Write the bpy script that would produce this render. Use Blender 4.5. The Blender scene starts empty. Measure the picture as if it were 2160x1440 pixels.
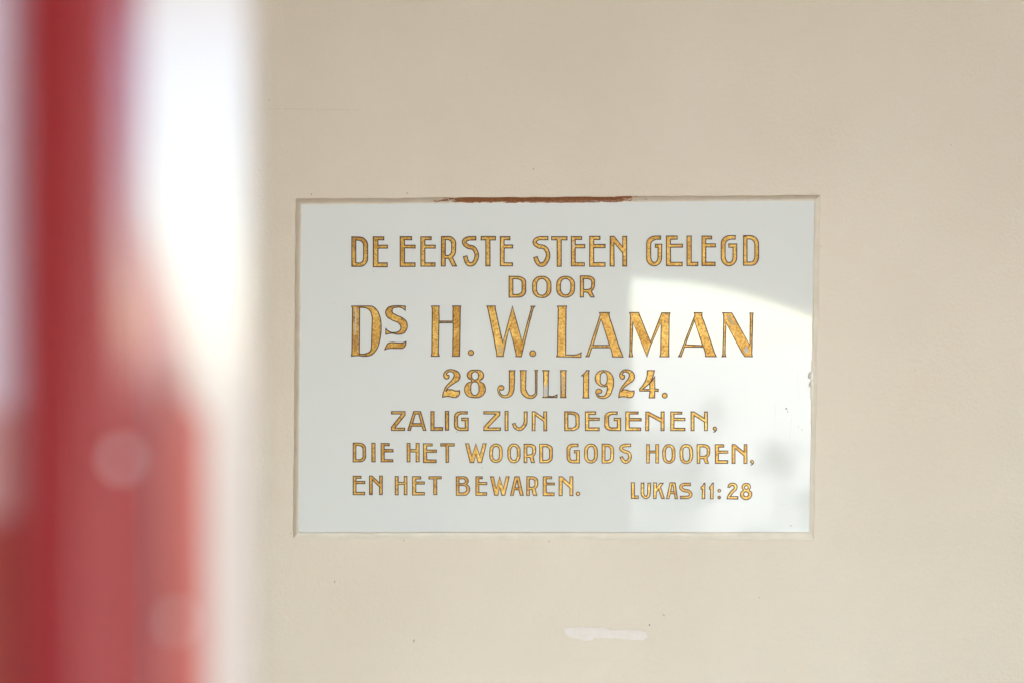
import bpy, math, random
from mathutils import Vector, noise, geometry

random.seed(7)
SC = bpy.context.scene
COL = SC.collection
R = math.radians

# ------------------------------------------------------------------ camera, sky, sun, exposure
DIST = 1.6667            # camera to plaque wall
FPX = 3000.0             # 50 mm lens on 36 mm over 2160 photo pixels
EYE = 1.5
S = DIST / FPX           # metres per photo pixel on the wall

cd = bpy.data.cameras.new("camera")
cam = bpy.data.objects.new("camera", cd)
COL.objects.link(cam)
cam.location = (0, -DIST, EYE)
cam.rotation_euler = (R(90), 0, 0)
cd.lens = 50; cd.sensor_width = 36
cd.clip_start = 0.01; cd.clip_end = 2000
cd.dof.use_dof = True
cd.dof.focus_distance = DIST
cd.dof.aperture_fstop = 2.8
SC.camera = cam

SUN_EL, SUN_AZ = 26.0, 18.0     # azimuth measured from -y towards +x
w = bpy.data.worlds.new("World"); SC.world = w; w.use_nodes = True
nt = w.node_tree; bg = nt.nodes["Background"]
sky = nt.nodes.new("ShaderNodeTexSky"); sky.sky_type = 'NISHITA'
sky.sun_disc = False
sky.sun_elevation = R(SUN_EL); sky.sun_rotation = R(180 - SUN_AZ)
sky.dust_density = 0.0
sky.air_density = .9
nt.links.new(sky.outputs[0], bg.inputs[0]); bg.inputs[1].default_value = 0.11

sd = bpy.data.lights.new("sun", 'SUN'); sd.energy = 5.0; sd.angle = R(0.53); sd.color = (1, .97, .92)
sun = bpy.data.objects.new("sun", sd); COL.objects.link(sun)
sdir = Vector((math.sin(R(SUN_AZ)) * math.cos(R(SUN_EL)), -math.cos(R(SUN_AZ)) * math.cos(R(SUN_EL)), math.sin(R(SUN_EL))))
sun.rotation_euler = sdir.to_track_quat('Z', 'Y').to_euler()
sun.location = (3, -12, 9)

SC.view_settings.view_transform = 'Standard'
SC.view_settings.look = 'None'
SC.view_settings.gamma = 1
SC.view_settings.use_curve_mapping = False
SC.view_settings.exposure = 3.42
SC.cycles.max_bounces = 10
SC.cycles.diffuse_bounces = 7

# ------------------------------------------------------------------ helpers
def mat(name, base, rough=.6, metal=0., bump=None, mottle=None, ior=1.5, coat=0., coat_rough=.1):
    m = bpy.data.materials.new(name); m.use_nodes = True
    n = m.node_tree.nodes; l = m.node_tree.links; p = n["Principled BSDF"]
    p.inputs["Base Color"].default_value = (*base, 1)
    p.inputs["Roughness"].default_value = rough
    p.inputs["Metallic"].default_value = metal
    p.inputs["IOR"].default_value = ior
    p.inputs["Coat Weight"].default_value = coat
    p.inputs["Coat Roughness"].default_value = coat_rough
    tc = n.new("ShaderNodeNewGeometry")
    if mottle:
        sc, c2, lo, hi = mottle
        t = n.new("ShaderNodeTexNoise"); t.inputs["Scale"].default_value = sc; t.inputs["Detail"].default_value = 6
        l.new(tc.outputs["Position"], t.inputs["Vector"])
        rr = n.new("ShaderNodeValToRGB")
        rr.color_ramp.elements[0].position = lo; rr.color_ramp.elements[0].color = (*base, 1)
        rr.color_ramp.elements[1].position = hi; rr.color_ramp.elements[1].color = (*c2, 1)
        l.new(t.outputs["Fac"], rr.inputs["Fac"]); l.new(rr.outputs["Color"], p.inputs["Base Color"])
    if bump:
        prev = None
        for sc, st, dist in bump:
            t = n.new("ShaderNodeTexNoise"); t.inputs["Scale"].default_value = sc; t.inputs["Detail"].default_value = 4
            l.new(tc.outputs["Position"], t.inputs["Vector"])
            b = n.new("ShaderNodeBump"); b.inputs["Strength"].default_value = st; b.inputs["Distance"].default_value = dist
            l.new(t.outputs["Fac"], b.inputs["Height"])
            if prev: l.new(prev.outputs["Normal"], b.inputs["Normal"])
            prev = b
        l.new(prev.outputs["Normal"], p.inputs["Normal"])
    return m

def link(name, verts, faces, mats, parent=None, idx=None, smooth=False):
    me = bpy.data.meshes.new(name)
    me.from_pydata([tuple(v) for v in verts], [], faces)
    for m in (mats if isinstance(mats, (list, tuple)) else [mats]): me.materials.append(m)
    if idx:
        for p, i in zip(me.polygons, idx): p.material_index = i
    if smooth:
        for p in me.polygons: p.use_smooth = True
    me.update()
    o = bpy.data.objects.new(name, me); COL.objects.link(o)
    if parent: o.parent = parent
    return o

def thing(name, label, cat, group=None):
    o = bpy.data.objects.new(name, None); COL.objects.link(o)
    o.empty_display_size = .1
    o["label"] = label; o["category"] = cat
    if group: o["group"] = group
    return o

def tag(o, label, cat, group=None):
    o["label"] = label; o["category"] = cat
    if group: o["group"] = group

def box(x0, x1, y0, y1, z0, z1):
    v = [(x, y, z) for x in (x0, x1) for y in (y0, y1) for z in (z0, z1)]
    f = [(0, 1, 3, 2), (4, 6, 7, 5), (0, 4, 5, 1), (2, 3, 7, 6), (0, 2, 6, 4), (1, 5, 7, 3)]
    return v, f

def W(px, py, y=0.):          # a point of the wall face
    return Vector(((px - 1080) * S, y, EYE + (720 - py) * S))

# ------------------------------------------------------------------ materials
M_wall = mat("cream_wall_paint", (.675, .602, .49), .5, mottle=(3.5, (.71, .64, .53), .35, .65),
             bump=[(900, .5, .0008), (230, .6, .0013), (45, .25, .0016), (7, .2, .004)])
M_porch = mat("porch_plaster", (.50, .365, .19), .8, bump=[(60, .2, .002)])
M_ceil = mat("varnished_ceiling", (.28, .135, .045), .5, mottle=(3, (.22, .10, .03), .3, .7))
M_floor = mat("pale_floor_tile", (.53, .64, .76), .5, bump=[(30, .2, .002)])
M_glass = mat("opal_glass", (.705, .735, .715), .035, bump=[(6, .03, .0006)], ior=1.45)
M_bead = mat("painted_bead", (.66, .60, .495), .5, mottle=(60, (.71, .65, .54), .35, .7),
             bump=[(700, .35, .0006), (200, .35, .0008)])
M_edge = mat("dark_brown_keyline", (.055, .022, .008), .5)
M_red = mat("red_gloss_paint", (.26, .006, .015), .5, bump=[(35, .3, .002)], coat=1., coat_rough=.12)
M_white = mat("white_gloss_paint", (.82, .80, .78), .3, bump=[(25, .3, .002)], coat=.5, coat_rough=.15)
M_post = mat("cream_gloss_post_paint", (.60, .525, .49), .3, bump=[(25, .3, .002)], coat=1., coat_rough=.15)
M_panel = mat("lilac_sky_sheen_panel", (.92, .80, .92), .3, bump=[(25, .3, .002)], coat=.8, coat_rough=.15)  # lilac sky highlight on the gloss is put into the base colour
M_rose = mat("rose_sheen_gloss", (.66, .36, .36), .4, bump=[(35, .3, .002)], coat=1., coat_rough=.15)  # pink sheen over red paint, mixed into the colour
M_coral = mat("coral_tone_gloss", (.42, .07, .06), .4, bump=[(35, .3, .002)], coat=.8, coat_rough=.15)  # red paint's tone below the sheen, set as a separate colour
M_dull = mat("dulled_brown_leaf", (.30, .13, .03), .5, mottle=(700, (.58, .32, .07), .4, .62))
M_tarn = mat("tarnished_leaf", (.40, .29, .17), .5, mottle=(900, (.66, .45, .17), .38, .62))
M_dome = mat("pale_dome_metal", (.85, .8, .78), .25, 1.0)
M_filler = mat("white_filler", (.73, .68, .62), .8, mottle=(120, (.77, .72, .68), .35, .65), bump=[(500, .5, .0008)])
M_mark = mat("grey_mark", (.27, .25, .21), .7)
M_crack = mat("faint_crack", (.48, .42, .34), .8)
M_putty = mat("grey_putty", (.58, .56, .50), .8, bump=[(600, .4, .0006)])
M_paving = mat("pale_paving", (.36, .34, .31), .8, mottle=(3, (.41, .39, .355), .3, .7))
M_leaf = mat("leaf", (.05, .09, .03), .5, mottle=(8, (.09, .13, .05), .3, .7))
M_bark = mat("bark", (.12, .09, .06), .9)
M_worn = mat("worn_silvery_leaf", (.42, .40, .36), .5, mottle=(900, (.60, .58, .52), .35, .65))

def gold():
    m = bpy.data.materials.new("aged_gold_leaf"); m.use_nodes = True
    n = m.node_tree.nodes; l = m.node_tree.links; p = n["Principled BSDF"]
    g = n.new("ShaderNodeNewGeometry")
    def ns(scale, detail=5, rough=.6):
        t = n.new("ShaderNodeTexNoise"); t.inputs["Scale"].default_value = scale
        t.inputs["Detail"].default_value = detail; t.inputs["Roughness"].default_value = rough
        l.new(g.outputs["Position"], t.inputs["Vector"]); return t
    a = ns(420); b = ns(28, 3); c = ns(150, 4, .7)
    r1 = n.new("ShaderNodeValToRGB"); e = r1.color_ramp.elements
    e[0].position = .30; e[0].color = (.29, .14, .03, 1)
    e[1].position = .62; e[1].color = (.84, .57, .17, 1)
    k = e.new(.44); k.color = (.62, .365, .07, 1)
    l.new(a.outputs["Fac"], r1.inputs["Fac"])
    r2 = n.new("ShaderNodeValToRGB"); e = r2.color_ramp.elements
    e[0].position = .38; e[0].color = (.74, .62, .44, 1); e[1].position = .6; e[1].color = (1, 1, 1, 1)
    l.new(b.outputs["Fac"], r2.inputs["Fac"])
    mx = n.new("ShaderNodeMix"); mx.data_type = 'RGBA'; mx.blend_type = 'MULTIPLY'; mx.inputs[0].default_value = 1
    l.new(r1.outputs[0], mx.inputs[6]); l.new(r2.outputs[0], mx.inputs[7])
    r3 = n.new("ShaderNodeValToRGB"); e = r3.color_ramp.elements
    e[0].position = .27; e[0].color = (.30, .16, .06, 1); e[1].position = .36; e[1].color = (1, 1, 1, 1)
    l.new(c.outputs["Fac"], r3.inputs["Fac"])
    m2 = n.new("ShaderNodeMix"); m2.data_type = 'RGBA'; m2.blend_type = 'MULTIPLY'; m2.inputs[0].default_value = 1
    l.new(mx.outputs[2], m2.inputs[6]); l.new(r3.outputs[0], m2.inputs[7])
    l.new(m2.outputs[2], p.inputs["Base Color"])
    p.inputs["Metallic"].default_value = .45; p.inputs["Roughness"].default_value = .42
    bp = n.new("ShaderNodeBump"); bp.inputs["Strength"].default_value = .35; bp.inputs["Distance"].default_value = .0005
    l.new(a.outputs["Fac"], bp.inputs["Height"]); l.new(bp.outputs["Normal"], p.inputs["Normal"])
    return m
M_gold = gold()

def bead_top_material():
    m = M_bead.copy(); m.name = "painted_bead_with_bare_rust"
    n = m.node_tree.nodes; l = m.node_tree.links; p = n["Principled BSDF"]
    src = p.inputs["Base Color"].links[0].from_socket
    g = n.new("ShaderNodeNewGeometry"); sx = n.new("ShaderNodeSeparateXYZ"); l.new(g.outputs["Position"], sx.inputs[0])
    def mth(op, a, b=None, c=None, clamp=False):
        q = n.new("ShaderNodeMath"); q.operation = op; q.use_clamp = clamp
        for i, v in enumerate((a, b, c)):
            if v is None: continue
            if isinstance(v, (int, float)): q.inputs[i].default_value = v
            else: l.new(v, q.inputs[i])
        return q.outputs[0]
    t = n.new("ShaderNodeTexNoise"); t.inputs["Scale"].default_value = 130; t.inputs["Detail"].default_value = 8; t.inputs["Roughness"].default_value = .7
    mp = n.new("ShaderNodeVectorMath"); mp.operation = 'MULTIPLY'; mp.inputs[1].default_value = (.55, 1, 2.0)
    l.new(g.outputs["Position"], mp.inputs[0]); l.new(mp.outputs[0], t.inputs["Vector"])
    xc = (1133 - 1080) * S; hw = 205 * S
    dx = mth('ABSOLUTE', mth('SUBTRACT', sx.outputs[0], xc))
    ends = mth('MULTIPLY', mth('SUBTRACT', hw, dx), 1 / .05)           # + inside, - outside
    ends = mth('MINIMUM', ends, .75)
    zt = W(0, 430)[2]                                                   # lower lip keeps its paint
    low = mth('MULTIPLY', mth('SUBTRACT', sx.outputs[2], zt + .0004), 1 / .0028)
    low = mth('MINIMUM', low, .75)
    both = mth('MINIMUM', ends, low)
    v = mth('ADD', both, mth('MULTIPLY', mth('SUBTRACT', t.outputs["Fac"], .5), 4.0))
    fac = mth('MULTIPLY', mth('SUBTRACT', v, .05), 8, clamp=True)
    t2 = n.new("ShaderNodeTexNoise"); t2.inputs["Scale"].default_value = 600; l.new(g.outputs["Position"], t2.inputs["Vector"])
    rr = n.new("ShaderNodeValToRGB"); e = rr.color_ramp.elements
    e[0].position = .3; e[0].color = (.20, .075, .03, 1); e[1].position = .7; e[1].color = (.42, .18, .075, 1)
    l.new(t2.outputs["Fac"], rr.inputs["Fac"])
    mx = n.new("ShaderNodeMix"); mx.data_type = 'RGBA'
    l.new(fac, mx.inputs[0]); l.new(src, mx.inputs[6]); l.new(rr.outputs[0], mx.inputs[7])
    l.new(mx.outputs[2], p.inputs["Base Color"])
    return m
M_bead_top = bead_top_material()

# ------------------------------------------------------------------ setting
XL, XR, YB, TH, HC = -1.7, 2.3, -4.0, .32, 2.6
def structure(name, vf, m, parent=None):
    o = link(name, vf[0], vf[1], m, parent); 
    if not parent: o["kind"] = "structure"
    return o
wall = structure("wall", box(XL - .3, XR + .3, 0, .3, 0, HC + .2), M_wall)
structure("porch_floor", box(XL, XR, YB - TH, 0, -.1, .0), M_floor)
structure("porch_ceiling", box(XL - .3, XR + .3, YB - TH, 0, HC, HC + .2), M_ceil)  # unseen; added to shut out sky light and warm the wall's top
structure("side_wall", box(XL - .3, XL, YB - TH, 0, 0, HC), M_porch)
# right side wall has an unseen opening, added for side light
def wall_with_hole(name, axis, a0, a1, t0, t1, z1, hole, m):
    """hole: list of (a, z) points, counter-clockwise, touching the floor; wall from a0..a1, thickness t0..t1"""
    outer = [(a0, 0), (a0, z1), (a1, z1), (a1, 0)]
    ring = outer + [hole[-1 - i] for i in range(len(hole))]      # floor gap: outline runs round the opening
    n = len(ring)
    tri = geometry.tessellate_polygon([[Vector((p[0], p[1], 0)) for p in ring]])
    P = (lambda a, t, z: (a, t, z)) if axis == 'x' else (lambda a, t, z: (t, a, z))
    v = [P(a, t0, z) for a, z in ring] + [P(a, t1, z) for a, z in ring]
    f = [tuple(t) for t in tri] + [tuple(i + n for i in t) for t in tri]
    f += [(i, (i + 1) % n, (i + 1) % n + n, i + n) for i in range(n)]
    o = link(name, v, f, m); o["kind"] = "structure"; return o
AX, AZ, AR = .45, EYE + .262, 2.1
hole = [(.476, 0)]
for i in range(25):
    x = .476 + (1.95 - .476) * i / 24
    hole.append((x, AZ - AR + math.sqrt(AR * AR - (x - AX) ** 2)))
hole.append((1.95, 0))
wall_with_hole("arched_wall", 'x', XL, XR, YB - TH, YB, HC, hole, M_porch)
SIDE = (-3.2, -2.0, 1.40, 2.3)          # unseen opening added for sky reflections on the gloss: y0, y1, sill, head
def side_opening_wall():
    y0, y1, z0, z1 = SIDE
    v, f = [], []
    for a, b, c, d in ((YB, y0, 0, HC), (y1, 0, 0, HC), (y0, y1, 0, z0), (y0, y1, z1, HC)):
        bv, bf = box(XR, XR + .3, a, b, c, d); i = len(v); v += bv; f += [tuple(k + i for k in q) for q in bf]
    o = link("added_window_wall", v, f, M_porch); o["kind"] = "structure"
side_opening_wall()
g = link("paving", [(-400, -400, -.02), (400, -400, -.02), (400, 400, -.02), (-400, 400, -.02)], [(0, 1, 2, 3)], M_paving)
g["kind"] = "structure"

# ------------------------------------------------------------------ shrubs seen in the plaque's reflection
def shrub(x, y, r, h, z0, count, label):
    t = thing("shrub", label, "shrub")
    t.location = (x, y, -.02)
    v, f = [], []
    for _ in range(count):
        d = Vector((random.gauss(0, 1), random.gauss(0, 1), random.gauss(0, 1))).normalized() * random.random() ** .5
        c = Vector((d.x * r, d.y * r, z0 + h / 2 + d.z * h / 2))
        if noise.noise(c * 5.1 + Vector((x, y, 0))) < .0: continue
        s = .028 * random.uniform(.6, 1.5)
        a = Vector((random.gauss(0, 1), random.gauss(0, 1), random.gauss(0, 1))).normalized()
        b = a.orthogonal().normalized()
        i = len(v); v += [c - a * s, c + b * s * .45, c + a * s, c - b * s * .45]; f.append((i, i + 1, i + 2, i + 3))
    link("foliage", v, f, M_leaf, t)
    v, f = [], []
    for k in range(6):
        ang = k * 1.3; top = Vector((math.cos(ang) * r * .6, math.sin(ang) * r * .6, z0 + h * .7))
        b = len(v)
        for j in range(5):
            a = j * math.tau / 5
            v.append(Vector((math.cos(a) * .008, math.sin(a) * .008, 0)))
            v.append(top + Vector((math.cos(a) * .003, math.sin(a) * .003, 0)))
        for j in range(5): f.append((b + 2 * j, b + (2 * j + 2) % 10, b + (2 * j + 3) % 10, b + 2 * j + 1))
    link("stem", v, f, M_bark, t)
shrub(1.28, -10.3, .50, .95, -.1, 2600, "broad open shrub reflected at the lower left of the bright arch")
shrub(2.30, -10.6, .26, .42, .28, 420, "small round shrub reflected near the right edge of the plaque")
shrub(2.58, -10.6, .24, .34, -.02, 420, "lowest of the small shrubs reflected at the plaque's right edge")
shrub(2.05, -12.9, .20, .40, .62, 170, "thin tall shrub reflected beside the year 1924")

# ------------------------------------------------------------------ contour maths
def curve(pts, n=6):
    """flags: none = corner, 1 = smooth, 2 = a straight run ends here, 3 = a straight run starts here"""
    P = [Vector((p[0], p[1])) for p in pts]; F = [p[2] if len(p) > 2 else 0 for p in pts]
    N = len(P); out = []
    def tan(i):
        f = F[i]
        if f == 2: return (P[i] - P[i - 1]).normalized()
        if f == 3: return (P[(i + 1) % N] - P[i]).normalized()
        if f == 1:
            a = P[i] - P[i - 1]; b = P[(i + 1) % N] - P[i]
            la, lb = max(a.length, 1e-6), max(b.length, 1e-6)
            if la > 3 * lb: return a / la
            if lb > 3 * la: return b / lb
            return (a / la * lb + b / lb * la).normalized()
        return None
    for i in range(N):
        j = (i + 1) % N
        out.append(P[i])
        if (F[i] in (0, 3) and F[j] in (0, 2)): continue
        ch = P[j] - P[i]; L = ch.length
        a, b = tan(i), tan(j)
        ta = None if a is None or F[i] == 0 else a * L * 1.12
        tb = None if b is None or F[j] == 0 else b * L * 1.12
        if ta is None and tb is None: continue
        if ta is None: ta = ch * 1.5 - tb * .5
        if tb is None: tb = ch * 1.5 - ta * .5
        for k in range(1, n):
            t = k / n; t2 = t * t; t3 = t2 * t
            out.append(P[i] * (2 * t3 - 3 * t2 + 1) + ta * (t3 - 2 * t2 + t) + P[j] * (-2 * t3 + 3 * t2) + tb * (t3 - t2))
    return out

def open_curve(pts, n=6):
    c = [tuple(p) for p in pts]
    first, last = c[0], c[-1]
    c[0] = first[:2]; c[-1] = last[:2]
    full = curve(c, n)
    # drop the closing run
    e = Vector(last[:2])
    k = max(i for i, p in enumerate(full) if (p - e).length < 1e-6)
    return full[:k + 1]

def stroke(pts, wd, n=7):
    c = open_curve(pts, n); L, Rr = [], []
    for i, p in enumerate(c):
        a = c[max(i - 1, 0)]; b = c[min(i + 1, len(c) - 1)]
        d = (b - a).normalized(); q = Vector((-d.y, d.x))
        w_ = (wd[0] + (wd[1] - wd[0]) * i / (len(c) - 1)) if isinstance(wd, tuple) else wd
        L.append(p + q * w_ / 2); Rr.append(p - q * w_ / 2)
    return L + Rr[::-1]

def circ(cx, cy, r, ry=None, n=20):
    ry = ry or r
    return [Vector((cx + r * math.cos(i * math.tau / n), cy + ry * math.sin(i * math.tau / n))) for i in range(n)]

def rr_(x0, y0, x1, y1, kx, ky):      # stadium-like outline for O
    return curve([(x0 + kx, y0, 3), (x1 - kx, y0, 2), (x1, y0 + ky, 3), (x1, y1 - ky, 2), (x1 - kx, y1, 3), (x0 + kx, y1, 2),
                  (x0, y1 - ky, 3), (x0, y0 + ky, 2)])

# -- sans glyphs: each returns contours in the coordinates of its own close-up
def gE(x0, sx, y0, tb, te, m0, m1, me_, b0, y1, be):
    return [curve([(x0, y0), (te, y0), (te, tb), (sx, tb), (sx, m0), (me_, m0), (me_, m1), (sx, m1), (sx, b0), (be, b0), (be, y1), (x0, y1)])]
def gL(x0, sx, y0, b0, y1, be): return [curve([(x0, y0), (sx, y0), (sx, b0), (be, b0), (be, y1), (x0, y1)])]
def gI(x0, x1, y0, y1): return [curve([(x0, y0), (x1, y0), (x1, y1), (x0, y1)])]
def gT(x0, x1, y0, yb, s0, s1, y1): return [curve([(x0, y0), (x1, y0), (x1, yb), (s1, yb), (s1, y1), (s0, y1), (s0, yb), (x0, yb)])]
def gH(x0, x1, y0, y1, s, b0, b1):
    return [curve([(x0, y0), (x0 + s, y0), (x0 + s, b0), (x1 - s, b0), (x1 - s, y0), (x1, y0), (x1, y1), (x1 - s, y1), (x1 - s, b1), (x0 + s, b1), (x0 + s, y1), (x0, y1)])]
def gD(x0, y0, x1, y1, cx0, cy0, cx1, cy1):
    w_, h = x1 - x0, y1 - y0
    cw, ch = cx1 - cx0, cy1 - cy0
    return [curve([(x0, y0), (x0 + w_ * .45, y0, 2), (x1, y0 + h * .27, 3), (x1, y1 - h * .27, 2), (x0 + w_ * .55, y1, 3), (x0, y1)]),
            curve([(cx0, cy0), (cx0 + cw * .35, cy0, 2), (cx1, cy0 + ch * .25, 3), (cx1, cy1 - ch * .25, 2), (cx0 + cw * .5, cy1, 3), (cx0, cy1)])]
def gO(x0, y0, x1, y1, sx, sy):
    w_, h = x1 - x0, y1 - y0
    return [rr_(x0, y0, x1, y1, w_ * .47, h * .36), rr_(x0 + sx, y0 + sy, x1 - sx, y1 - sy, (w_ - 2 * sx) * .47, h * .29)]
def gR(x0, y0, x1, y1, sx, bx, cy0, cy1, cx1, leg):
    """bx bowl right; counter sx..cx1, cy0..cy1; leg width"""
    w_, h = bx - x0, y1 - y0; t = cy0 - y0
    by = cy1 + t; ch = cy1 - cy0; cw = cx1 - sx
    return [curve([(x0, y0), (x0 + w_ * .50, y0, 2), (bx, y0 + h * .22, 3), (bx, cy1 - h * .20, 2), (bx - w_ * .10, cy1 - t * .1, 1), (x0 + w_ * .77, by - t * .35), (x1, y1), (x1 - leg, y1),
                   (x0 + w_ * .50, by), (sx, by), (sx, y1), (x0, y1)]),
            curve([(sx, cy0), (sx + cw * .40, cy0, 2), (cx1, cy0 + ch * .30, 3), (cx1, cy1 - ch * .30, 2), (sx + cw * .45, cy1, 3), (sx, cy1)])]
def gG(x0, y0, x1, y1, te, tb, sx, iy, rx, spx, s0, s1, sq=False):
    """te top bar end, tb its lower edge, sx inner left, iy inner bottom, rx inner right stroke, spur from spx, rows s0..s1"""
    h = y1 - y0; w_ = x1 - x0
    if sq:
        o = [(te, y0), (te, tb), (x0 + w_ * .5, tb, 2), (sx, tb + h * .2, 3), (sx, iy - h * .2, 2), (sx + w_ * .16, iy, 3), (rx, iy), (rx, s1), (spx, s1), (spx, s0),
             (x1, s0), (x1, y1), (x0 + w_ * .42, y1, 2), (x0, y1 - h * .27, 3), (x0, y0 + h * .27, 2), (x0 + w_ * .42, y0, 3)]
    else:
        mx_ = (sx + rx) / 2
        o = [(te, y0), (te, tb), (x0 + w_ * .68, tb, 2), (sx, tb + h * .18, 3), (sx, iy - h * .2, 2), (mx_, iy, 1), (rx, iy - h * .2, 3), (rx, s1), (spx, s1), (spx, s0),
             (x1, s0), (x1, y1 - h * .27, 2), ((x0 + x1) / 2, y1, 1), (x0, y1 - h * .27, 3), (x0, y0 + h * .25, 2), (x0 + w_ * .55, y0, 3)]
    return [curve(o)]
def gN(x0, x1, y0, y1, s, dr, dl):
    """dr: where the diagonal's upper edge meets the right stem, dl: where its lower edge leaves the left stem"""
    slope = (dr - y0) / ((x1 - s) - (x0 + s))
    low = dl + slope * ((x1 - s) - (x0 + s))
    return [curve([(x0, y0), (x0 + s * .95, y0), (x1 - s, dr), (x1 - s, y0), (x1, y0), (x1, y1), (x1 - s, y1), (x1 - s, low), (x0 + s, dl), (x0 + s, y1), (x0, y1)])]
def gZ(x0, x1, y0, tb, b0, y1, bx):
    d = (x1 - x0) * .24
    return [curve([(x0, y0), (x1, y0), (x1, tb + (b0 - tb) * .08), (x0 + d, b0), (bx, b0), (bx, y1), (x0, y1), (x0, b0 - (b0 - tb) * .06), (x1 - d, tb), (x0, tb)])]
def gW(x0, x1, y0, y1, s):
    w_ = x1 - x0; c = (x0 + x1) / 2; h = y1 - y0
    return [curve([(x0, y0), (x0 + s, y0), (x0 + w_ * .31, y0 + h * .64), (c, y0), (x1 - w_ * .31, y0 + h * .64), (x1 - s, y0), (x1, y0), (x1 - w_ * .225, y1),
                   (x1 - w_ * .40, y1), (c, y0 + h * .57), (x0 + w_ * .40, y1), (x0 + w_ * .225, y1)])]
def gA(x0, x1, y0, y1, t0, t1, leg, c0, b0, b1):
    def lx(y): return t0 + (x0 - t0) * (y - y0) / (y1 - y0)
    def rx(y): return t1 + (x1 - t1) * (y - y0) / (y1 - y0)
    return [curve([(t0, y0), (t1, y0), (x1, y1), (x1 - leg, y1), (rx(b1) - leg, b1), (lx(b1) + leg, b1), (x0 + leg, y1), (x0, y1)]),
            curve([(lx(c0) + leg * .95, c0), (max(rx(c0) - leg * .95, lx(c0) + leg * .95 + 3), c0), (rx(b0) - leg, b0), (lx(b0) + leg, b0)])]
def comma(cx, cy, r): return [curve([(cx, cy - r, 1), (cx + r, cy, 1), (cx + r * .55, cy + r * 1.3, 1), (cx - r * .5, cy + r * 2.1), (cx + r * .1, cy + r, 1), (cx - r * .8, cy + r * .4, 1), (cx - r * .8, cy - r * .5, 1)])]

A_ = (730, 480, 5.4); B_ = (1060, 480, 7.2); C_ = (1350, 480, 7.2)
D1 = (730, 630, 7.2); D2 = (1020, 630, 7.2); D3 = (1310, 640, 7.2)
N1 = (920, 765, 7.714); N2 = (1190, 765, 7.714)
E1 = (810, 850, 6.); E2 = (1170, 850, 6.); F1 = (730, 925, 4.8); F2 = (1180, 925, 4.8)
G1 = (730, 995, 4.2353); H1 = (1310, 1000, 7.2)
GL = []        # (name, frame, contours)
def add(fr, *cs, name="letter"):
    for c in cs: GL.append((name, fr, c))

# DE EERSTE STEEN GELEGD
add(A_, gD(70, 112, 250, 447, 115, 150, 205, 408),
    gE(315, 367, 112, 145, 433, 207, 240, 475, 408, 451, 472),
    gE(620, 668, 110, 145, 750, 207, 238, 790, 408, 448, 788),
    gE(855, 900, 112, 145, 973, 207, 240, 1018, 407, 445, 1016),
    gR(1088, 108, 1260, 443, 1132, 1250, 142, 322, 1205, 46),
    [stroke([(1480, 129), (1412, 129, 2), (1347, 175, 1), (1385, 218, 1), (1452, 240, 1), (1485, 292, 1), (1484, 360, 1), (1422, 424, 1), (1358, 332)], 40)],
    gT(1540, 1702, 108, 147, 1592, 1640, 442),
    gE(1757, 1800, 110, 145, 1866, 205, 238, 1898, 407, 440, 1896))
add(B_, [stroke([(688, 169), (575, 169, 2), (488, 236, 1), (540, 288, 1), (632, 310, 1), (682, 378, 1), (680, 480, 1), (590, 570, 1), (500, 455)], (48, 58))],
    gT(745, 978, 147, 195, 828, 890, 595),
    gE(1043, 1103, 147, 190, 1198, 268, 317, 1245, 540, 590, 1240),
    gE(1322, 1382, 142, 190, 1477, 265, 315, 1556, 540, 594, 1552),
    gN(1632, 1880, 142, 591, 58, 300, 235))
add(C_, gG(95, 137, 325, 590, 307, 187, 157, 537, 268, 228, 262, 308),
    gE(397, 457, 137, 185, 558, 262, 305, 638, 535, 588, 633),
    gL(708, 772, 137, 535, 585, 872),
    gE(935, 992, 137, 182, 1080, 255, 303, 1138, 533, 585, 1133),
    gG(1225, 130, 1460, 588, 1438, 185, 1285, 537, 1405, 1340, 257, 307),
    gD(1562, 130, 1792, 580, 1617, 182, 1735, 530))
# DOOR
add(B_, gD(100, 745, 352, 1062, 158, 782, 297, 1020), gO(457, 745, 735, 1068, 60, 35), gO(822, 745, 1092, 1062, 57, 35),
    gR(1180, 740, 1390, 1058, 1227, 1395, 780, 945, 1350, 50))

# DS H. W. LAMAN
add(D1, [curve([(92, 117), (375, 115, 2), (460, 160, 1), (515, 265, 1), (537, 430, 1), (520, 610, 1), (455, 785, 1), (380, 855, 1), (290, 871, 1), (190, 862, 1), (85, 866),
                (97, 790, 3), (104, 170, 2)]),
         curve([(212, 138), (280, 139, 1), (355, 170, 1), (396, 250, 1), (400, 400, 3), (393, 700, 2), (365, 800, 1), (300, 832, 1), (205, 838)])],
    [curve([(905, 117), (903, 180), (850, 142, 1), (780, 133, 1), (715, 155, 1), (705, 205, 1), (760, 248, 1), (860, 295, 1), (922, 355, 1), (930, 440, 1), (890, 515, 1),
            (800, 542, 1), (690, 527, 1), (608, 540), (607, 455), (655, 498, 1), (745, 515, 1), (815, 490, 1), (838, 430, 1), (800, 372, 1), (700, 325, 1),
            (632, 280, 1), (607, 210, 1), (630, 150, 1), (700, 118, 1), (790, 112, 1)])],
    [curve([(1303, 115), (1418, 115), (1413, 160, 1), (1417, 345), (1625, 345), (1627, 165, 1), (1620, 115), (1742, 115), (1737, 160, 1), (1727, 800, 1), (1725, 870), (1615, 870), (1622, 820, 1),
            (1630, 368), (1412, 368), (1405, 810, 1), (1418, 868), (1298, 868), (1306, 810, 1), (1312, 180, 1)])])
add(D1, [curve([(610, 728, 1), (655, 672, 1), (700, 664, 1), (790, 670, 1), (870, 667, 1), (915, 650), (908, 700, 1), (870, 745, 1), (800, 752, 1), (700, 750, 1), (640, 755, 1), (592, 770)])], name="underline")
add(D1, [circ(1898, 818, 40)], name="full_stop")
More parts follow.
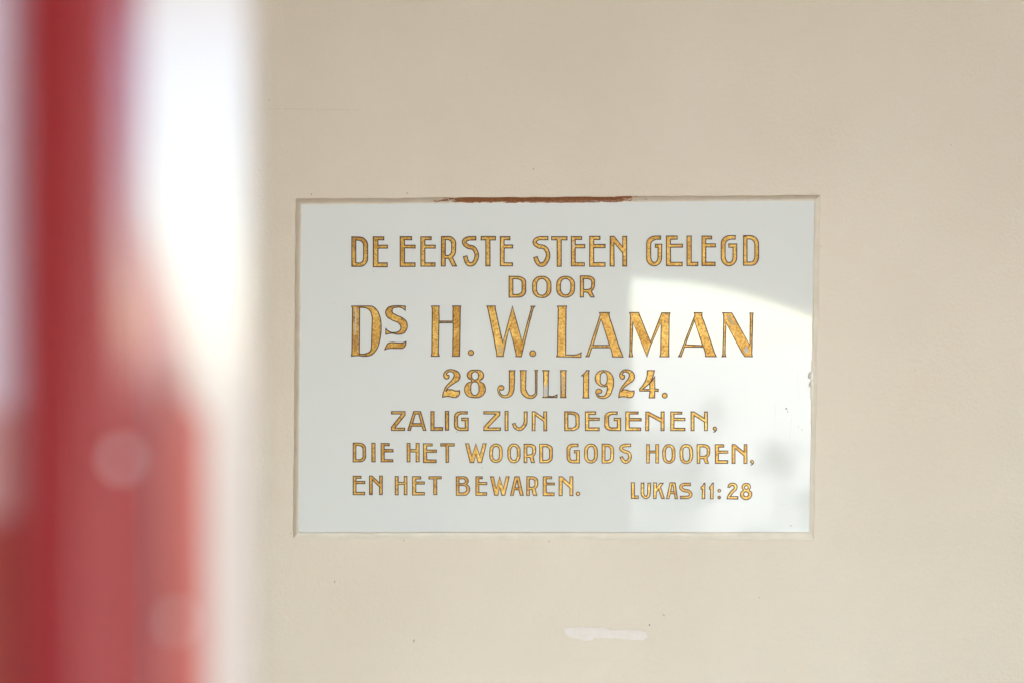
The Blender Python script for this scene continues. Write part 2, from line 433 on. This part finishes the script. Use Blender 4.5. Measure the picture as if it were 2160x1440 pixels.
add(D2, [curve([(52, 115), (178, 115), (180, 165, 1), (232, 400, 1), (293, 665), (368, 400), (438, 118), (500, 350), (586, 655), (650, 420), (722, 160, 1), (720, 118), (780, 117), (750, 165, 1),
                (690, 390), (574, 875), (490, 875), (492, 830, 1), (455, 665), (390, 450), (345, 620), (303, 830, 1), (303, 872), (200, 872), (200, 825, 1), (150, 560), (68, 160, 1)])],
    [curve([(1122, 117), (1258, 117), (1252, 165, 1), (1245, 848), (1340, 852, 1), (1420, 845, 1), (1478, 815), (1475, 884), (1105, 877), (1122, 830, 1), (1132, 165, 1)])],
    [curve([(1758, 214), (1908, 214), (1903, 255, 1), (1925, 330, 1), (2060, 740, 1), (2115, 882), (1958, 878), (1950, 830, 1), (1925, 742), (1640, 742), (1598, 875), (1550, 875), (1575, 835, 1), (1765, 260, 1)]),
     curve([(1783, 310), (1910, 705), (1657, 705)])])
add(D2, [circ(746, 829, 45)], name="full_stop")
add(D3, [curve([(128, 142), (262, 142), (440, 585), (612, 145), (738, 147), (727, 200, 1), (718, 750, 1), (722, 805), (585, 804), (597, 750, 1), (604, 285), (440, 645), (388, 803), (176, 285), (160, 700, 1),
                (172, 804), (118, 804), (130, 740, 1), (137, 200, 1)])],
    [curve([(1105, 143), (1222, 143), (1222, 185, 1), (1260, 300, 1), (1390, 680, 1), (1437, 803), (1278, 803), (1272, 740, 1), (1243, 660), (957, 660), (905, 803), (865, 803), (890, 760, 1), (1112, 190, 1)]),
     curve([(1109, 262), (1232, 636), (970, 624)])],
    [curve([(1534, 145), (1672, 145), (1720, 230), (1948, 635), (1953, 200, 1), (1947, 150), (1996, 150), (1990, 200, 1), (1978, 740, 1), (1984, 803), (1872, 803), (1830, 745), (1585, 290),
            (1572, 740, 1), (1583, 803), (1525, 803), (1540, 755, 1), (1552, 210, 1)])])

# 28 JULI 1924.
def two(dx=0, dy=0, k=1.):
    q = [(125, 200, 1), (150, 140, 1), (215, 108, 1), (300, 115, 1), (365, 150, 1), (392, 210, 1), (370, 275, 1), (300, 325, 1), (225, 375, 1), (180, 420, 1), (158, 465), (185, 435, 1), (245, 430, 1),
         (310, 450, 1), (382, 445), (380, 500, 1), (350, 545, 1), (290, 556, 1), (200, 540, 1), (140, 545, 1), (108, 555), (115, 500, 1), (150, 400, 1), (225, 310, 1), (280, 245, 1),
         (298, 195, 1), (275, 152, 1), (225, 140, 1), (180, 158, 1), (172, 185, 1), (205, 195, 1), (212, 225, 1), (185, 258, 1), (145, 245, 1)]
    return [curve([(dx + p[0] * k, dy + p[1] * 1.) + tuple(p[2:]) for p in q])]
add(N1, two(),
    [curve([(640, 112, 1), (735, 130, 1), (772, 190, 1), (755, 255, 1), (712, 290, 1), (775, 335, 1), (803, 410, 1), (780, 500, 1), (720, 547, 1), (630, 560, 1), (530, 540, 1), (475, 480, 1), (468, 400, 1), (505, 330, 1),
            (580, 287, 1), (520, 240, 1), (507, 190, 1), (540, 135, 1)]),
     rr_(578, 140, 692, 272, 55, 55), rr_(565, 303, 698, 522, 62, 80)],
    [curve([(1190, 122), (1282, 122), (1275, 160, 1), (1273, 350, 3), (1268, 420, 1), (1235, 510, 1), (1170, 555, 1), (1100, 558, 1), (1040, 525, 1), (1008, 460, 1), (1008, 400, 1), (1035, 368, 1), (1075, 365, 1), (1103, 395, 1),
            (1095, 430, 1), (1065, 440, 1), (1040, 432, 1), (1035, 455, 1), (1055, 500, 1), (1100, 525, 1), (1150, 515, 1), (1185, 460, 1), (1192, 400, 1), (1194, 160, 1)])],
    [curve([(1368, 122), (1466, 122), (1462, 160, 1), (1455, 400, 1), (1475, 470, 1), (1530, 525, 1), (1585, 515, 1), (1610, 480, 1), (1615, 420, 1), (1614, 160, 1), (1605, 118), (1650, 118), (1640, 160, 1), (1638, 480, 1),
            (1615, 540, 1), (1550, 572, 1), (1460, 552, 1), (1400, 500, 1), (1378, 440, 1), (1375, 160, 1)])],
    [curve([(1732, 122), (1834, 122), (1826, 160, 1), (1820, 530), (1890, 540, 1), (1966, 512), (1966, 558), (1735, 556), (1748, 520, 1), (1748, 160, 1)])],
    [curve([(2020, 122), (2115, 122), (2108, 160, 1), (2105, 520, 1), (2110, 558), (2022, 558), (2027, 520, 1), (2028, 160, 1)])])
add(N2, [curve([(362, 122), (404, 122), (398, 160, 1), (392, 525, 1), (400, 563), (302, 563), (310, 520, 1), (314, 205), (280, 205), (325, 170, 1)])],
    [curve([(645, 122, 1), (740, 155, 1), (790, 235, 1), (800, 330, 1), (775, 440, 1), (720, 540, 1), (640, 572, 1), (565, 560, 1), (520, 510, 1), (512, 460, 1), (540, 425, 1), (590, 428, 1), (608, 460, 1), (588, 488, 1), (548, 490, 1),
            (560, 520, 1), (610, 542, 1), (660, 525, 1), (690, 470, 1), (697, 368), (640, 382, 1), (560, 355, 1), (508, 290, 1), (508, 210, 1), (560, 140, 1)]),
     rr_(582, 148, 696, 356, 55, 75)],
    two(788, 3, .90),
    [curve([(1350, 122), (1462, 122), (1445, 190, 1), (1410, 290, 1), (1345, 365, 1), (1270, 425), (1388, 425), (1388, 325), (1440, 265, 1), (1468, 215), (1470, 418), (1525, 422), (1523, 458), (1468, 453), (1466, 563), (1378, 563), (1390, 455),
            (1225, 452), (1222, 420), (1300, 320, 1), (1340, 220, 1)])])
add(N2, [circ(1630, 525, 40)], name="full_stop")

# ZALIG ZIJN DEGENEN,
add(E1, gZ(98, 270, 101, 130, 308, 338, 263), gA(303, 533, 100, 338, 378, 467, 34, 130, 252, 284), gL(597, 635, 100, 302, 338, 745), gI(780, 820, 100, 335),
    gG(893, 103, 1068, 340, 1055, 131, 933, 307, 1030, 985, 183, 213, True),
    gZ(1265, 1467, 103, 130, 306, 338, 1475), gI(1533, 1570, 98, 337),
    [stroke([(1793, 105), (1792, 215, 2), (1765, 290, 1), (1718, 322, 1), (1665, 300, 1), (1642, 252)], 36)],
    gN(1875, 2058, 103, 342, 36, 182, 145))
add(E2, gD(125, 103, 307, 340, 165, 132, 268, 308), gE(387, 430, 105, 135, 515, 183, 212, 562, 305, 340, 560),
    gG(632, 105, 832, 340, 790, 134, 680, 305, 790, 750, 185, 213, True),
    gE(897, 940, 105, 131, 1052, 187, 217, 1090, 306, 340, 1085), gN(1148, 1380, 105, 340, 38, 190, 148),
    gE(1465, 1505, 105, 132, 1603, 185, 215, 1643, 310, 340, 1643), gN(1722, 1927, 105, 340, 36, 190, 148))
add(E2, comma(2020, 318, 21), name="comma")
# DIE HET WOORD GODS HOOREN,
add(F1, gD(75, 38, 202, 228, 104, 62, 175, 205), gI(265, 298, 40, 227), gE(357, 390, 42, 65, 440, 103, 128, 478, 205, 228, 477),
    gH(620, 742, 42, 227, 30, 103, 128), gE(785, 818, 45, 67, 875, 108, 132, 917, 207, 235, 915), gT(960, 1097, 44, 68, 1013, 1040, 232),
    gW(1210, 1420, 45, 235, 34), gO(1455, 47, 1583, 235, 29, 24), gO(1637, 47, 1762, 237, 28, 24),
    gR(1802, 50, 1908, 235, 1831, 1920, 74, 158, 1890, 32), gD(1960, 50, 2088, 237, 1990, 76, 2060, 212))
add(F2, gG(75, 48, 202, 238, 187, 74, 105, 212, 172, 150, 113, 137, True), gO(252, 48, 383, 240, 30, 24), gD(430, 48, 547, 240, 460, 73, 517, 213),
    [stroke([(718, 61), (670, 61, 2), (621, 92, 1), (655, 122, 1), (695, 135, 1), (712, 175, 1), (672, 229, 1), (622, 178)], 26)],
    gH(880, 1000, 53, 240, 28, 118, 138), gO(1042, 53, 1167, 243, 29, 23), gO(1217, 53, 1345, 245, 29, 23),
    gR(1390, 53, 1505, 243, 1417, 1518, 76, 172, 1490, 32), gE(1573, 1605, 55, 80, 1658, 118, 140, 1700, 215, 243, 1698), gN(1743, 1893, 53, 243, 29, 128, 92))
add(F2, comma(1943, 228, 16), name="comma")
# EN HET BEWAREN.
add(G1, gE(67, 92, 32, 50, 137, 78, 98, 172, 175, 197, 170), gN(213, 327, 30, 195, 25, 92, 66), gH(442, 547, 35, 197, 25, 87, 105),
    gE(595, 625, 37, 57, 670, 83, 103, 702, 178, 200, 701), gT(742, 852, 37, 56, 785, 812, 196),
    [curve([(985, 37), (1050, 37, 2), (1090, 58, 1), (1092, 88, 1), (1076, 106), (1102, 130, 1), (1103, 165, 1), (1060, 202, 3), (985, 202)]),
     curve([(1010, 56), (1045, 56, 2), (1067, 76, 1), (1047, 97, 3), (1010, 97)]), curve([(1010, 115), (1050, 115, 2), (1079, 147, 1), (1050, 180, 3), (1010, 180)])],
    gE(1160, 1187, 37, 55, 1218, 88, 107, 1258, 178, 202, 1257), gW(1290, 1457, 37, 202, 28), gA(1468, 1582, 37, 203, 1508, 1546, 26, 72, 135, 153),
    gR(1613, 37, 1702, 203, 1638, 1712, 57, 131, 1686, 30), gE(1760, 1788, 37, 55, 1835, 93, 110, 1860, 180, 205, 1858), gN(1903, 2025, 37, 205, 27, 100, 74))
add(G1, [circ(2070, 188, 16)], name="full_stop")
# LUKAS 11:28
add(H1, gL(153, 200, 118, 317, 355, 258),
    [curve([(300, 122), (343, 122), (340, 270, 2), (372, 322, 1), (400, 275, 3), (403, 125), (445, 125), (440, 260, 2), (425, 325, 1), (370, 357, 1), (318, 325, 1), (300, 270, 3)])],
    [curve([(492, 120), (532, 120), (530, 195), (590, 125), (632, 125), (595, 185), (652, 355), (612, 355), (563, 218), (530, 262), (528, 355), (492, 355)])],
    gA(688, 850, 119, 357, 738, 815, 36, 150, 252, 282),
    [stroke([(1047, 143), (960, 143, 2), (902, 188, 1), (950, 232, 1), (1018, 248, 1), (1053, 290, 1), (1000, 338, 3), (895, 340)], 38)])
one = [(1255, 122), (1268, 122), (1263, 358), (1225, 358), (1230, 215), (1211, 215), (1207, 185), (1230, 165)]
add(H1, [curve(one)], [curve([(x + 126, y + 1) for x, y in one])],
    [curve([(1614, 185), (1630, 145, 1), (1690, 124, 1), (1745, 150, 1), (1750, 205, 1), (1700, 262, 1), (1648, 328), (1765, 328), (1763, 364), (1603, 362), (1620, 305, 1), (1675, 235, 1), (1712, 195, 1), (1705, 165, 1), (1675, 160, 1), (1640, 190)])],
    [curve([(1892, 128, 1), (1945, 145, 1), (1957, 190, 1), (1938, 228, 1), (1972, 262, 1), (1975, 315, 1), (1940, 360, 1), (1890, 372, 1), (1838, 357, 1), (1806, 310, 1), (1812, 262, 1), (1850, 230, 1), (1830, 195, 1), (1842, 145, 1)]),
     circ(1895, 188, 28), circ(1890, 292, 38, 37)], name="numeral")
add(H1, [circ(1484, 237, 21), circ(1483, 340, 20)], name="colon")
# numerals of the date carry their own kind
_n = 0
for i, (nm, fr, c) in enumerate(GL):
    if (fr is N1 and nm == "letter"):
        _n += 1
        if _n <= 2: GL[i] = ("numeral", fr, c)
    if fr is N2 and nm == "letter": GL[i] = ("numeral", fr, c)

# ------------------------------------------------------------------ the plaque
plaque = thing("memorial_plaque", "pale glossy glass plaque with gold lettering set in the cream wall", "plaque")
plaque.location = W(1172, 1128)
PL = plaque.location
def loc(v): return Vector(v) - PL
YG = -.0040                     # front of the glass
gc = [(634, 430), (1719, 421), (1708, 1125), (628, 1125)]
v = [loc(W(x, y, YG)) for x, y in gc] + [loc(W(x, y, .0)) for x, y in gc]
link("glass_panel", v, [(3, 2, 1, 0), (0, 1, 5, 4), (1, 2, 6, 5), (2, 3, 7, 6), (3, 0, 4, 7)], M_glass, plaque)

# beads: sloped painted strip, mitred, with an uneven hand-painted inner edge
OUT = [(624, 420), (1731, 412), (1717, 1138), (618, 1134)]
INN = [(637, 433), (1716.5, 425), (1706, 1121), (631, 1121)]
def bead(i, m):
    a, b = Vector(OUT[i]), Vector(OUT[(i + 1) % 4]); c, d = Vector(INN[i]), Vector(INN[(i + 1) % 4])
    n = 150; v, f = [], []
    chips = {1: [(785, 798, 7), (803, 812, 4.5), (816, 838, 2.), (762, 768, 2)]}.get(i, [])
    for k in range(n + 1):
        t = k / n
        o = a.lerp(b, t); q = c.lerp(d, t)
        inw = (q - o); inw_n = Vector((inw.x, inw.y))
        nrm = Vector((-(b - a).y, (b - a).x)).normalized()        # points into the plaque
        edge = min(t, 1 - t) * n
        fade = min(1, edge / 4)
        wob = (noise.noise(Vector((q.x * .06, q.y * .06, i * 7.))) * .9 + noise.noise(Vector((q.x * .3, q.y * .3, i * 3.))) * .7) * fade
        if i == 1:                                                # ragged paint over the glass on the right
            wob += max(0, noise.noise(Vector((q.y * .12, 3, 1)))) * 2.6 * fade * (1 if q.y > 740 else .15)
            for y0, y1, amp in chips:
                if y0 <= q.y <= y1: wob += amp
        owob = noise.noise(Vector((o.x * .03, o.y * .03, 20 + i))) * 1.3 * fade
        o2 = o - nrm * owob; q2 = q + nrm * wob
        prof = [(0, .0), (.03, -.0008), (.10, -.0013), (.5, -.0030), (.93, -.0048), (1., -.0046), (1., -.0036)]
        for s_, y in prof:
            p = o2.lerp(q2, s_)
            yy = y + (noise.noise(Vector((p.x * .15, p.y * .15, 5))) * .0003 if 0 < s_ < 1 else 0)
            v.append(loc(W(p.x, p.y, yy)))
    m_ = 7
    for k in range(n):
        for j in range(m_ - 1):
            q = k * m_ + j
            f.append((q, q + 1, q + m_ + 1, q + m_))
    o = link("bead", v, f, m, plaque, smooth=True); return o
for i in range(4):
    b = bead(i, M_bead_top if i == 0 else M_bead)
    if i == 0: b["label"] = "top bead with paint flaked to bare brown"

def tess(contours, y):
    flat = [p for c in contours for p in c]
    tri = geometry.tessellate_polygon([[Vector((p.x, p.y, 0)) for p in c] for c in contours])
    return flat, [tuple(t) for t in tri]

def ribbon(c, hw):
    n = len(c); a, b = [], []
    for i in range(n):
        p = c[i]; d0 = (p - c[i - 1]); d1 = (c[(i + 1) % n] - p)
        if d0.length < 1e-5: d0 = d1
        if d1.length < 1e-5: d1 = d0
        n0 = Vector((-d0.y, d0.x)).normalized(); n1 = Vector((-d1.y, d1.x)).normalized()
        mt = n0 + n1
        if mt.length < .2: mt = n0
        mt.normalize(); k = 1 / max(.45, mt.dot(n0))
        a.append(p + mt * hw * k); b.append(p - mt * hw * k)
    return a, b

def clean(c):
    out = []
    for p in c:
        if not out or (p - out[-1]).length > .02: out.append(p)
    if (out[0] - out[-1]).length < .02: out.pop()
    return out

for nm, (ox, oy, k), cs in GL:
    cont = []
    for c in cs:
        cc = clean([Vector((ox + p[0] / k, oy + p[1] / k)) for p in c])
        # hand-drawn unevenness, a fraction of a pixel
        cc = [p + Vector((noise.noise(Vector((p.x * .11, p.y * .11, 1))), noise.noise(Vector((p.x * .11, p.y * .11, 9))))) * .45 for p in cc]
        cont.append(cc)
    flat, tri = tess(cont, 0)
    v = [loc(W(p.x, p.y, YG - .00012)) for p in flat]; f = list(tri); idx = [0] * len(f)
    for cc in cont:
        a, b = ribbon(cc, 1.02 if k < 5 else 1.12)
        n = len(cc); i0 = len(v)
        v += [loc(W(p.x, p.y, YG - .00022)) for p in a] + [loc(W(p.x, p.y, YG - .00022)) for p in b]
        for i in range(n):
            f.append((i0 + i, i0 + (i + 1) % n, i0 + n + (i + 1) % n, i0 + n + i)); idx.append(1)
    link(nm, v, f, [M_gold, M_edge], plaque, idx)

# worn places in the gold and small flaws on the glass
def blob(pts, y, m, name, parent, base=None, jit=.5, sub=5, label=None):
    out = []
    P = [Vector(p) for p in pts]; n = len(P)
    for i in range(n):
        for k in range(sub):
            q = P[i].lerp(P[(i + 1) % n], k / sub)
            out.append(q + Vector((noise.noise(Vector((q.x * .9, q.y * .9, 3))), noise.noise(Vector((q.x * .9, q.y * .9, 8))))) * jit)
    _, tri = tess([out], 0)
    b = base if base is not None else Vector((0, 0, 0))
    o = link(name, [W(p.x, p.y, y) - b for p in out], tri, m, parent)
    if label: o["label"] = label
    return o
def z2p(fr, pts): return [(fr[0] + x / fr[2], fr[1] + y / fr[2]) for x, y in pts]
blob(z2p(D1, [(140, 150), (160, 150), (165, 330), (152, 520), (132, 530), (142, 330)]), YG - .0003, M_worn, "worn_patch", plaque, PL, .8)
blob(z2p(D3, [(1880, 650), (1905, 645), (1925, 700), (1910, 750), (1880, 755), (1862, 710)]), YG - .0003, M_worn, "worn_patch", plaque, PL, .8)
blob(z2p(N1, [(1750, 300), (1775, 420), (1812, 300), (1812, 530), (1780, 530), (1745, 540)]), YG - .0003, M_worn, "worn_patch", plaque, PL, .5)
blob(z2p(A_, [(76, 118), (150, 118), (195, 128), (150, 138), (112, 145), (108, 250), (92, 300), (80, 200)]), YG - .00018, M_dull, "dulled_patch", plaque, PL, .5)
blob(z2p(C_, [(1568, 136), (1612, 135), (1596, 150), (1580, 160)]), YG - .0003, M_edge, "dulled_patch", plaque, PL, .3)
blob(z2p(B_, [(1056, 215), (1088, 250), (1092, 330), (1070, 330), (1062, 270)]), YG - .00018, M_worn, "worn_patch", plaque, PL, .7)
blob(z2p(B_, [(845, 160), (885, 165), (884, 195), (850, 205)]), YG - .00018, M_tarn, "tarnished_patch", plaque, PL, .6)
blob(z2p(N1, [(2045, 200), (2085, 220), (2088, 480), (2050, 500), (2040, 350)]), YG - .00018, M_tarn, "tarnished_patch", plaque, PL, .8)
blob(z2p(D1, [(115, 560), (190, 540), (190, 700), (165, 790), (130, 800), (112, 690)]), YG - .00018, M_dull, "dulled_patch", plaque, PL, .9)
blob(z2p(D2, [(205, 700), (250, 690), (285, 790), (270, 850), (230, 800)]), YG - .00018, M_tarn, "tarnished_patch", plaque, PL, .9)
blob(z2p(D3, [(1585, 190), (1640, 180), (1720, 320), (1690, 340), (1620, 260)]), YG - .00018, M_tarn, "tarnished_patch", plaque, PL, .9)
v, f = [], []
for x0, y0, x1, y1 in ((1635, 850, 1632, 900), (1641, 1064, 1660, 1062), (1680, 780, 1683, 840), (1668, 880, 1664, 930), (700, 640, 712, 639), (1560, 700, 1572, 712)):
    i = len(v); v += [loc(W(x0, y0, YG - .0001)), loc(W(x0 + .5, y0 + .5, YG - .0001)), loc(W(x1 + .4, y1 + .4, YG - .0001)), loc(W(x1, y1, YG - .0001))]; f.append((i, i + 1, i + 2, i + 3))
link("fine_scratch", v, f, M_putty, plaque)["kind"] = "stuff"
flaws = [(788.6, 573, .9, .9), (1017, 985, .8, 1.2), (993, 476, .6, .6), (1276, 504, .9, .9), (1164, 526, .7, .7), (1657, 861, 2.4, 2.6), (1660, 867, 1, 3), (1690, 905, .8, 1.8),
         (1512, 722, .7, 1.), (1667, 1107, 4, .7), (1431, 696, .8, .8), (1376, 659, 4, .5), (1384, 657, 3, .5), (860, 1031, .5, .7), (964, 909.5, 2.5, .8), (1683, 898, .6, 1.5)]
v, f = [], []
for x, y, a, b in flaws:
    c = [Vector((x + a * math.cos(t * math.tau / 9) * random.uniform(.6, 1.2), y + b * math.sin(t * math.tau / 9) * random.uniform(.6, 1.2))) for t in range(9)]
    i = len(v); v += [loc(W(p.x, p.y, YG - .00015)) for p in c]; f.append(tuple(range(i, i + 9)))
link("speck", v, f, M_mark, plaque)["kind"] = "stuff"
blob([(1705, 786), (1710, 786), (1709, 798), (1706, 799), (1703.5, 793)], YG - .0022, M_putty, "putty_chip", plaque, PL, .6)
blob([(1704, 812), (1709, 808), (1709, 817), (1706, 815)], YG - .0022, M_putty, "putty_chip", plaque, PL, .5)

# ------------------------------------------------------------------ marks on the wall
top = [(1188, 1323), (1215, 1321), (1245, 1322), (1275, 1322), (1290, 1328), (1310, 1327), (1330, 1326), (1350, 1328), (1364, 1333), (1365, 1342), (1355, 1349), (1340, 1348), (1318, 1347), (1296, 1344),
       (1278, 1345), (1256, 1343), (1247, 1349), (1237, 1351), (1222, 1347), (1204, 1344), (1194, 1337)]
blob(top, -.0006, M_filler, "filler_patch", wall, None, 3.4, 12)
marks = [((1125, 357, 1.2, 3, -20)), (859 - 0, 408, 1.2, 2, -40), (657, 410, 1., 3, 20), (567, 211, 2.6, 1.2, 25), (1028, 145, 1, 1, 0), (985, 157, 1.4, .8, 0), (2006, 306, 1.4, 1.2, 0),
         (1370, 1317, 2, 2, 30), (706, 1226, 1.4, 3, 0), (873, 1351, 1.6, 4, 10), (1158, 1141, 2, 1.2, 0), (1601, 1259, 1.5, 1.2, 0), (1400, 1296, 4, .8, 40), (1447, 413, 1, 1, 0), (1731, 520, 1.2, 1.2, 0),
         (614, 1124, 1.2, .9, 0), (852, 1139, 2, 1, 0), (1655, 1413, 1, 1, 0), (1930, 780, 1, 1, 0)]
v, f = [], []
for x, y, a, b, an in marks:
    i = len(v); ca, sa = math.cos(R(an)), math.sin(R(an))
    for t in range(9):
        u = a * 1.0 * math.cos(t * math.tau / 9) * random.uniform(.5, 1.2); q = b * 1.0 * math.sin(t * math.tau / 9) * random.uniform(.5, 1.2)
        v.append(W(x + u * ca - q * sa, y + u * sa + q * ca, -.0003))
    f.append(tuple(range(i, i + 9)))
link("paint_chip", v, f, M_mark, wall)["kind"] = "stuff"
v, f = [], []
x = 565.
while x < 760:
    L = random.uniform(3, 14); y = 229 + (x - 565) * .02
    i = len(v); v += [W(x, y, -.0003), W(x + L, y + L * .02, -.0003), W(x + L, y + .7, -.0003), W(x, y + .7, -.0003)]; f.append((i, i + 1, i + 2, i + 3))
    x += L + random.uniform(1, 7)
link("hairline_crack", v, f, M_crack, wall)["kind"] = "stuff"

# ------------------------------------------------------------------ foreground: open door leaf, its gloss red edge beside a white post
door = thing("open_door", "blurred gloss red door edge close by at the left", "door")
door.location = (-.12, -1.30, 0)
post = thing("door_post", "blurred white painted post beside the red door edge", "door post")
post.location = (-.09, -1.27, 0)
def X(px, d): return (px - 1080) / FPX * d
def extrude(name, prof_at, z0, z1, nz, m, root):
    """prof_at(z) -> closed list of (x, y)"""
    v, f = [], []
    for k in range(nz + 1):
        z = z0 + (z1 - z0) * k / nz
        pr = prof_at(z)
        v += [Vector((x, y, z)) - root.location for x, y in pr]
    m_ = len(pr)
    for k in range(nz):
        for j in range(m_):
            f.append((k * m_ + j, k * m_ + (j + 1) % m_, (k + 1) * m_ + (j + 1) % m_, (k + 1) * m_ + j))
    f.append(tuple(range(m_))); f.append(tuple(range(nz * m_, (nz + 1) * m_)))
    return link(name, v, f, m, root, smooth=False)
DD = .345
def P_(px, d): return (X(px, d), -DIST + d)
def smooth01(t): t = max(0, min(1, t)); return t * t * (3 - 2 * t)
def red_depth(px): return DD + max(0, px - 180) * DD / FPX * .64
def red_prof(z):
    py = 720 - (z - EYE) / (DD / FPX)
    w_ = 300 + 25 * smooth01((py - 300) / 700)
    l_ = 14
    mid = 180 + (w_ - 180) * .5
    return [P_(l_, DD + .014), P_(l_ + 12, DD + .004), P_(l_ + 35, DD), P_(168, DD), P_(184, DD + .0008), P_(mid, red_depth(mid)), P_(w_, red_depth(w_)),
            P_(w_, .385), P_(l_, .385)]
extrude("door_edge", red_prof, .0, 2.3, 200, M_red, door)
def zof(py, d): return EYE + (720 - py) / FPX * d
extrude("door_panel", lambda z: [P_(-900, .40), P_(-900, .345), P_(-300, .348), P_(60, .376), P_(60, .385)], zof(860, .37), 2.3, 2, M_panel, door)
extrude("sheen_fade_step", lambda z: [P_(-900, .40), P_(-900, .345), P_(-300, .348), P_(60, .376), P_(60, .385)], zof(1090, .37), zof(860, .37), 2, M_rose, door)  # added colour step where the painted highlight fades
extrude("sheen_end_step", lambda z: [P_(-900, .40), P_(-900, .345), P_(-300, .348), P_(60, .376), P_(60, .385)], 0, zof(1090, .37), 2, M_coral, door)  # added colour step where the painted highlight has ended
def slanted(name, x0, x1, d0, d1, zl, zr, th, m):
    """added tone block with a slanting top edge"""
    c = [P_(x0, d0), P_(x1, d1), P_(x1, d1 + th), P_(x0, d0 + th)]
    v = [Vector((x, y, 0)) - door.location for x, y in c]
    v += [Vector((c[0][0], c[0][1], zl)) - door.location, Vector((c[1][0], c[1][1], zr)) - door.location,
          Vector((c[2][0], c[2][1], zr)) - door.location, Vector((c[3][0], c[3][1], zl)) - door.location]
    link(name, v, [(0, 1, 5, 4), (1, 2, 6, 5), (2, 3, 7, 6), (3, 0, 4, 7), (4, 5, 6, 7), (3, 2, 1, 0)], m, door)
slanted("rose_sheen_wedge", 290, 426, .374, .382, zof(400, .374), zof(900, .382), .006, M_rose)  # added block; its colour paints the pink sheen fading downward
slanted("coral_tone_wedge", 352, 434, .364, .370, zof(800, .364), zof(880, .370), .006, M_coral)  # added block; coral tone painted in where the sheen stops
extrude("post_face", lambda z: [P_(262, .394), P_(275, .391), P_(400, .4016), P_(520, .4124), P_(540, .420), P_(546, .44), P_(300, .48), P_(240, .48)], .0, 2.3, 2, M_post, post)
def dome(px, py, d, r, m, root, name):
    c = Vector((X(px, d), -DIST + d, EYE + (720 - py) / FPX * d)); v, f = [], []
    for i in range(5):
        a = i / 4 * math.pi / 2
        for j in range(10):
            b = j / 10 * math.tau
            v.append(c + Vector((math.cos(b) * math.cos(a) * r, -math.sin(a) * r * .6, math.sin(b) * math.cos(a) * r)) - root.location)
    for i in range(4):
        for j in range(10): f.append((i * 10 + j, i * 10 + (j + 1) % 10, (i + 1) * 10 + (j + 1) % 10, (i + 1) * 10 + j))
    link(name, v, f, m, root, smooth=True)
dome(255, 965, red_depth(255), .0022, M_white, door, "glint_dome")  # white dome added to stand for a glint on the gloss
dome(372, 1310, red_depth(372), .0018, M_white, door, "glint_dome")  # second added glint, lower down
